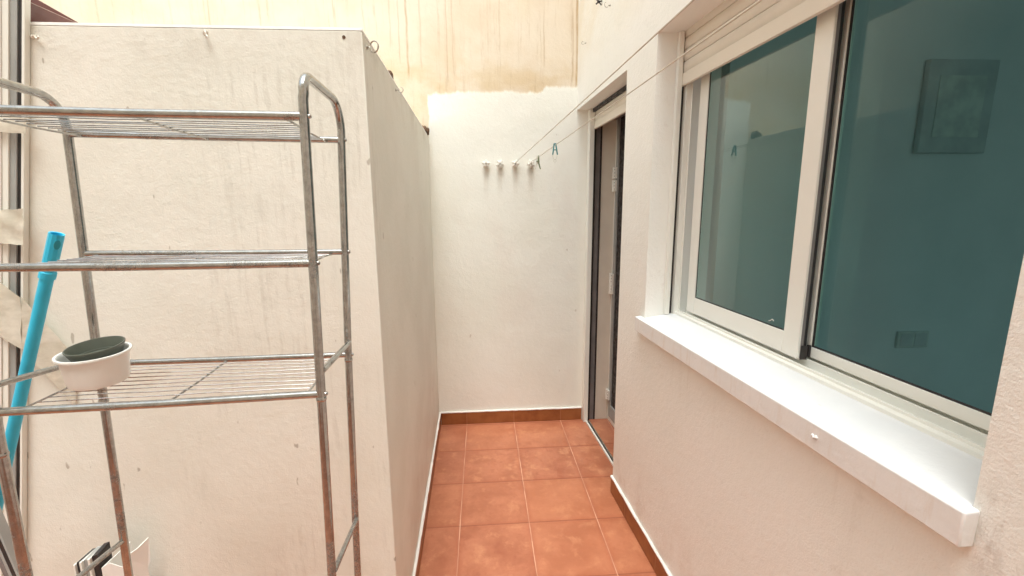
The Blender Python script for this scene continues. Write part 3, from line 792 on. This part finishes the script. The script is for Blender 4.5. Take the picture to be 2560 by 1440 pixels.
def grid(q, nu, nv, amp, yaxis=1):
    """q: four corners tl,tr,br,bl"""
    tl, tr, br_, bl_ = [Vector(x) for x in q]; G = []
    for i in range(nv+1):
        row = []
        for j in range(nu+1):
            u = j/nu; v = i/nv
            p_ = tl.lerp(tr, u).lerp(bl_.lerp(br_, u), v)
            p_ += Vector((random.uniform(-1, 1)*amp*.25, -abs(math.sin(u*5+v*9+i*.7))*amp + random.uniform(-.3, .3)*amp, random.uniform(-1, 1)*amp*.35))
            row.append(tuple(p_))
        G.append(row)
    return G
def tape(label, q, nu, nv, amp):
    o = MB().sheet(grid(q, nu, nv, amp), .0004, (0, 1, 0)).build('tape_strip', TAPE, None, smooth=True)
    tag(o, label, 'tape', 'masking tape on the leaning profiles'); return o
tape('short strip of cream masking tape high on the leaning white profiles', [(-1.26, 1.193, 1.725), (-1.093, 1.193, 1.708), (-1.101, 1.193, 1.672), (-1.26, 1.193, 1.684)], 10, 3, .002)
tape('crumpled wide strip of cream masking tape across the middle of the leaning profiles', [(-1.29, 1.193, 1.487), (-1.138, 1.193, 1.494), (-1.158, 1.193, 1.404), (-1.31, 1.193, 1.418)], 12, 6, .004)
tape('long loose translucent tape strip hanging diagonally behind the turquoise pole', [(-1.320, 1.188, 1.400), (-1.190, 1.194, 1.270), (-1.215, 1.194, 1.130), (-1.335, 1.19, 1.24)], 8, 6, .003)
tape('translucent tape tail stuck on the wall between the pole and the bowl', [(-1.190, 1.194, 1.270), (-1.108, 1.219, 1.095), (-1.133, 1.219, .955), (-1.215, 1.194, 1.128)], 6, 6, .0015)

# items in the lower left corner
t = empty('metal_offcut', (-1.06, .90, .0), 'striped dark metal strip leaning at the lower left beside the rack leg', 'metal strip')
def lowbar(dx, mat, name, w_=.007):
    a = Vector((-.93+dx, .905, .012)); c_ = Vector((-1.085+dx, .905, 1.0)); sx_ = Vector((w_, 0, 0)); dy_ = Vector((0, .02, 0))
    part(MB().hexa([tuple(a), tuple(a+sx_), tuple(a+sx_+dy_), tuple(a+dy_), tuple(c_), tuple(c_+sx_), tuple(c_+sx_+dy_), tuple(c_+dy_)]), name, mat, t, bevel=.001)
lowbar(-.020, PURPL, 'metal_strip', .010); lowbar(-.0095, GREYP, 'metal_strip', .006); lowbar(-.003, DARKP, 'metal_strip', .008); lowbar(.0055, GREYP, 'metal_strip', .004)

t = empty('profile_offcuts', (-1.06, 1.12, 0), 'short white hollow aluminium offcuts standing at the foot of the wall behind the rack', 'offcuts')
def slab(x0, y0, x1, y1, zt0, zt1, dep, mat, name):
    n = Vector((-(y1-y0), x1-x0, 0)).normalized()*dep
    b = MB(); b.hexa([(x0, y0, .002), (x1, y1, .002), (x1+n.x, y1+n.y, .002), (x0+n.x, y0+n.y, .002), (x0, y0, zt0), (x1, y1, zt1), (x1+n.x, y1+n.y, zt1), (x0+n.x, y0+n.y, zt0)])
    return part(b, name, mat, t, bevel=.0008)
slab(-1.110, 1.100, -1.106, 1.100, .555, .555, .060, ALU, 'profile_wall')
slab(-1.1055, 1.106, -1.094, 1.106, .558, .560, .050, DARKP, 'profile_gap_shade')  # solid slabs, shade inside the hollow profiles put into their colour
slab(-1.0935, 1.100, -1.089, 1.100, .562, .562, .060, ALU, 'profile_wall')
slab(-1.0885, 1.108, -1.072, 1.110, .562, .565, .050, GREYP, 'profile_gap_shade')
slab(-1.0715, 1.100, -1.067, 1.100, .570, .570, .060, ALU, 'profile_wall')
slab(-1.0665, 1.108, -1.053, 1.110, .572, .575, .050, DARKP, 'profile_gap_shade')
t = empty('white_box', (-1.0, 1.12, 0), 'torn open white cardboard box standing beside the aluminium offcuts', 'box')
def panel(pts, mat, name):
    b = MB(); n = (Vector(pts[1])-Vector(pts[0])).cross(Vector(pts[2])-Vector(pts[0])).normalized()*.0025; k0 = len(b.v); m = len(pts)
    b.v += [tuple(p_) for p_ in pts]+[tuple(Vector(p_)+n) for p_ in pts]
    b.f.append(tuple(range(k0, k0+m))[::-1]); b.f.append(tuple(range(k0+m, k0+2*m)))
    for i in range(m): j = (i+1) % m; b.f.append((k0+i, k0+j, k0+m+j, k0+m+i))
    return part(b, name, mat, t)
panel([(-1.052, 1.110, .002), (-1.010, 1.125, .002), (-1.005, 1.125, .520), (-1.03, 1.115, .545), (-1.048, 1.110, .535)], WPLAS, 'front_panel')
panel([(-1.008, 1.128, .002), (-.992, 1.170, .002), (-.988, 1.178, .470), (-.982, 1.182, .485), (-.979, 1.186, .560), (-.992, 1.160, .548), (-1.005, 1.133, .545)], WPLAS, 'side_panel')
panel([(-1.052, 1.113, .002), (-1.030, 1.18, .002), (-1.025, 1.18, .555), (-1.048, 1.113, .535)], WPLAS, 'back_panel')

# brown plastic thing on the partition top, upper left
t = empty('plant_trough', (-1.2, 1.26, ZT+.003), 'reddish brown plastic trough lying tilted on the top of the partition, upper left', 'trough')
b = MB()
Mx = Matrix.Translation((-1.362, 1.36, 2.098)) @ Matrix.Rotation(math.radians(31), 4, 'Y') @ Matrix.Rotation(math.radians(6), 4, 'Z')
def rrect(w_, d_, r_, z, n=5):
    pts = []
    for cx, cy, a0 in ((w_-r_, d_-r_, 0), (-w_+r_, d_-r_, 90), (-w_+r_, -d_+r_, 180), (w_-r_, -d_+r_, 270)):
        for i in range(n+1):
            a = math.radians(a0+90*i/n); pts.append(tuple(Mx @ Vector((cx+r_*math.cos(a), cy+r_*math.sin(a), z))))
    return pts
rings = [(.19, .085, .02, -.042), (.225, .10, .025, .0), (.245, .112, .03, .0), (.245, .112, .03, .042), (.228, .098, .025, .042), (.19, .08, .02, -.032)]
for w_, d_, r_, z in rings: b.v += rrect(w_, d_, r_, z)
m = 24
for i in range(len(rings)-1):
    for k in range(m): k2 = (k+1) % m; b.f.append((i*m+k, i*m+k2, (i+1)*m+k2, (i+1)*m+k))
b.f.append(tuple(range(m))[::-1]); b.f.append(tuple((len(rings)-1)*m+k for k in range(m)))
part(b, 'trough_body', CLAY, t, smooth=True)

# ------------------------------------------------------------ hooks
def hook(name, loc, face, label, r=.012, wire=.0016, turn=1.6, mat=STEEL, spin=0):
    face = Vector(face).normalized(); loc = Vector(loc)
    o = empty(name, loc, label, 'hook', 'screw hooks in the walls')
    upv = Vector((0, 0, 1)) if abs(face.z) < .9 else Vector((0, 1, 0))
    sd_ = face.cross(upv).normalized(); upv = sd_.cross(face).normalized()
    u_ = (face*math.cos(spin)+sd_*math.sin(spin)).normalized()
    st = .010
    pts = [loc-face*.002, loc+face*st*.6, loc+face*st]
    cen = loc+face*(st+r)
    ring = []
    for i in range(19):
        a = math.pi + turn*math.pi*i/18
        ring.append(cen + face*math.cos(a)*r + (upv*math.cos(spin)+sd_*math.sin(spin))*math.sin(a)*r)
    b = MB().tube(pts+[tuple(q) for q in ring], wire, 8)
    part(b, 'hook_wire', mat, o, smooth=True)
    b = MB().lathe([(.0001, .0), (.0045, 0), (.005, .001), (.003, .003), (.0001, .0032)], 10, Matrix.Translation(loc) @ face.to_track_quat('Z', 'Y').to_matrix().to_4x4())
    part(b, 'hook_plate', mat, o, smooth=True)
    return o
hook('screw_hook', (XS(1.265)+.001, 1.265, 1.902), (.9, -.5, -.1), 'large steel eye hook at the front corner of the partition top', .014, .0018, 1.85)
hook('screw_hook', (XS(1.70)+.001, 1.70, 1.905), (1, -.2, 0), 'small steel hook under the rusty lump on the partition edge', .009, .0016, 1.5)
hook('screw_hook', (-.668, YP-.001, 1.918), (.35, -1, -.55), 'bent whitish hook painted over on the face of the partition', .009, .002, 1.1, KNOB, .4)
hook('screw_hook', (-1.07, YP-.001, 1.900), (.9, -.5, .1), 'stub of a white painted hook at the upper left of the partition', .008, .002, .8, KNOB, .4)
hook('screw_hook', W(-.001, 2.711, 2.419), (-1, -.2, 0), 'small rusty hook on the house wall above the door corner', .008, .0013, 1.5)
hook('screw_hook', W(-.001, 2.31, 2.452), (-1, -.3, 0), 'open steel hook high on the house wall beside the black clip', .011, .0016, 1.4)
# black clip
t = empty('cable_clip', W(-.01, 2.45, 2.527), 'small black cable clip high on the house wall', 'clip')
b = MB(); cx = Vector(W(-.018, 2.44, 2.523))
b.tube([cx+Vector((.02, .0, .004)), cx+Vector((.0, 0, 0)), cx+Vector((-.012, -.0, -.012))], .004, 8)
b.tube([cx+Vector((-.014, 0, .014)), cx+Vector((0, 0, 0)), cx+Vector((.016, 0, -.016))], .003, 8)
b.lathe([(.0001, -.008), (.006, -.005), (.008, 0), (.006, .005), (.0001, .008)], 10, Matrix.Translation(cx))
part(b, 'clip_body', DARKP, t, smooth=True)
# rusty stump, and a brown lump put in as the dark hole
def lump(name, loc, dims, mat, label, cat, n=2):
    me = bpy.data.meshes.new(name); bm = bmesh.new(); bmesh.ops.create_icosphere(bm, subdivisions=3, radius=1)
    for v in bm.verts:
        k = 1+.22*math.sin(v.co.x*5+loc[0]*9)*math.cos(v.co.y*6)+random.uniform(-.07, .07)
        v.co = Vector((v.co.x*dims[0]*k, v.co.y*dims[1]*k, v.co.z*dims[2]*k))
    bm.to_mesh(me); bm.free(); me.materials.append(mat)
    for p_ in me.polygons: p_.use_smooth = True
    o = bpy.data.objects.new(name, me); col.objects.link(o); o.location = loc; tag(o, label, cat); return o
b = MB().box(XS(1.68)-.035, XS(1.68)-.004, 1.66, 1.70, ZT+.0032, ZT+.030)
o = b.build('iron_stump', RUST_HOLE, None, bevel=.005, seg=2, origin=(XS(1.68)-.02, 1.68, ZT+.0032)); tag(o, 'rusty brown iron stump on the partition top edge', 'iron stump')
lump('hole_lump', (XL-.018, 2.835, ZT+.020), (.028, .035, .030), RUST_HOLE, 'brown lump put in as the dark hole where the partition meets the end wall', 'wall hole')
# drilled hole, drawn as a brown disc with its shade in the colour
t = MB().tube([(-.3225-.014, YP-.0012, 1.911), (-.3225-.014, YP+.002, 1.911)], .0042, 14).build('screw_hole_disc', RUST_HOLE, None, origin=(-.3365, YP, 1.911)); tag(t, 'brown disc put in as the screw hole near the upper right corner of the partition face', 'screw hole')
# little paint blobs on the wall corner
for i, (y_, z_) in enumerate(((1.24, 1.385), (1.238, 1.335), (1.239, 1.21), (1.20, .83))): pass

# ------------------------------------------------------------ wall knobs
def star_knob():
    root = empty('line_knob', (0, 0, 0), '', 'knob', 'white clothesline knobs in a row on the end wall')
    b = MB(); prof = []
    n = 40
    def ring(r, amp, y_): return [(r*(1+amp*math.cos(5*(2*math.pi*i/n)+math.pi/2*0))*math.sin(2*math.pi*i/n), y_, r*(1+amp*math.cos(5*2*math.pi*i/n))*math.cos(2*math.pi*i/n)) for i in range(n)]
    rs_ = [(.010, 0, 0), (.010, 0, -.010), (.014, .05, -.0105), (.021, .22, -.013), (.0225, .24, -.018), (.021, .22, -.024), (.013, .12, -.028), (.006, 0, -.0285), (.0055, 0, -.024), (.0001, 0, -.024)]
    for r, a, y_ in rs_: b.v += ring(r, a, y_)
    for i in range(len(rs_)-1):
        for k in range(n): k2 = (k+1) % n; b.f.append((i*n+k, i*n+k2, (i+1)*n+k2, (i+1)*n+k))
    part(b, 'knob_head', KNOB, root, smooth=True)
    b = MB().lathe([(.0001, .0), (.0035, 0), (.004, .0015), (.003, .004), (.0001, .0045)], 12, Matrix.Translation((0, -.024, 0)) @ Matrix.Rotation(math.pi/2, 4, 'X'))
    part(b, 'screw', STEEL, root, smooth=True)
    return root
kn = star_knob()
KX = (.033, .122, .219, .318)
labs = ('empty white star knob, leftmost of the row of four', 'empty white star knob, second from the left of the row', 'white star knob holding the upper clothesline', 'white star knob beside the green clothes peg, holding the lower line')
for i, x_ in enumerate(KX):
    if i == 0: o = kn
    else:
        o = kn.copy(); col.objects.link(o)
        for ch in kn.children:
            c2 = ch.copy(); col.objects.link(c2); c2.parent = o
    o.location = (x_, YB, 1.760); o.rotation_euler = (0, (0, .5, .25, .8)[i], 0); o['label'] = labs[i]

# ------------------------------------------------------------ clotheslines
def cord(p, q, label):
    p = Vector(p); q = Vector(q); L_ = (q-p).length; pts = []
    for i in range(41):
        t_ = i/40; pts.append(p.lerp(q, t_)+Vector((0, 0, -4*.004*t_*(1-t_))))
    o = MB().tube(pts, .0016, 8).build('clothesline', LINE, None, smooth=True, origin=tuple(p)); tag(o, label, 'clothesline', 'clotheslines over the passage'); return o
cord((.2225, YB-.028, 1.771), (.47, -1.6, 1.852), 'upper thin clothesline from the third knob to above the window')
cord((.3175, YB-.028, 1.771), (.50, -1.6, 1.790), 'lower thin clothesline carrying the two pegs')
def on2(y_):
    t_ = (YB-.028-y_)/(YB-.028+1.6); return Vector((.3175+(.50-.3175)*t_, y_, 1.771+(1.790-1.771)*t_-.016*t_*(1-t_)))
# pegs
def legp(b, x0, z0, x1, z1, w0, w1, y0, y1):
    b.hexa([(x0-w0, y0, z0), (x0+w0, y0, z0), (x0+w0, y1, z0), (x0-w0, y1, z0), (x1-w1, y0, z1), (x1+w1, y0, z1), (x1+w1, y1, z1), (x1-w1, y1, z1)])
loc = on2(2.60)
t = empty('clothes_peg', loc, 'faded green wooden-looking clothes peg hanging on the lower line beside the last knob', 'clothes peg', 'clothes pegs on the line')
b = MB(); legp(b, -.0035, .010, -.0045, -.030, .0035, .0045, -.004, .004); legp(b, -.0045, -.0302, -.014, -.066, .0045, .0028, -.004, .004)
for i_ in range(len(b.v)): b.v[i_] = tuple(Vector(b.v[i_])+loc)
o = part(b, 'peg_leg', PEGC, t, bevel=.001); o['label'] = 'pale leg of the peg'
b = MB(); legp(b, .0042, .010, .0046, -.030, .0035, .0045, -.004, .004); legp(b, .0046, -.0302, .0155, -.066, .0045, .0028, -.004, .004)
for i_ in range(len(b.v)): b.v[i_] = tuple(Vector(b.v[i_])+loc)
part(b, 'peg_leg', PEGG, t, bevel=.001)
b = MB().tube([loc+Vector((-.009, -.0045, -.022)), loc+Vector((.009, -.0045, -.022))], .003, 10); part(b, 'peg_spring', PEGG, t, smooth=True)
loc = on2(2.12)
t = empty('clothes_peg', loc, 'teal clothes peg with a pale loop below, hanging on the lower line nearer the door', 'clothes peg', 'clothes pegs on the line')
b = MB(); legp(b, -.003, .010, -.010, -.042, .003, .0028, -.0035, .0035)
for i_ in range(len(b.v)): b.v[i_] = tuple(Vector(b.v[i_])+loc)
part(b, 'peg_leg', PEGB, t, bevel=.001)
b = MB(); legp(b, .0032, .010, .0125, -.042, .003, .0028, -.0035, .0035)
for i_ in range(len(b.v)): b.v[i_] = tuple(Vector(b.v[i_])+loc)
part(b, 'peg_leg', PEGB, t, bevel=.001)
b = MB().tube([loc+Vector((-.006, -.0036, -.020)), loc+Vector((.0075, -.0036, -.020))], .0025, 10); part(b, 'peg_spring', PEGB, t, smooth=True)
b = MB(); pts = []
for i in range(21):
    a = math.pi*i/20; pts.append(loc+Vector((.001+.0095*math.cos(a), 0, -.044-.020*math.sin(a))))
b.tube(pts, .0013, 8)
b.tube([loc+Vector((.001+.006*math.cos(2*math.pi*i/16), 0, -.069+.006*math.sin(2*math.pi*i/16))) for i in range(17)], .0012, 8)
part(b, 'wire_loop', PEGC, t, smooth=True)

for o in bpy.data.objects:
    if o.name.startswith('line_knob') and not o.get('label'): pass
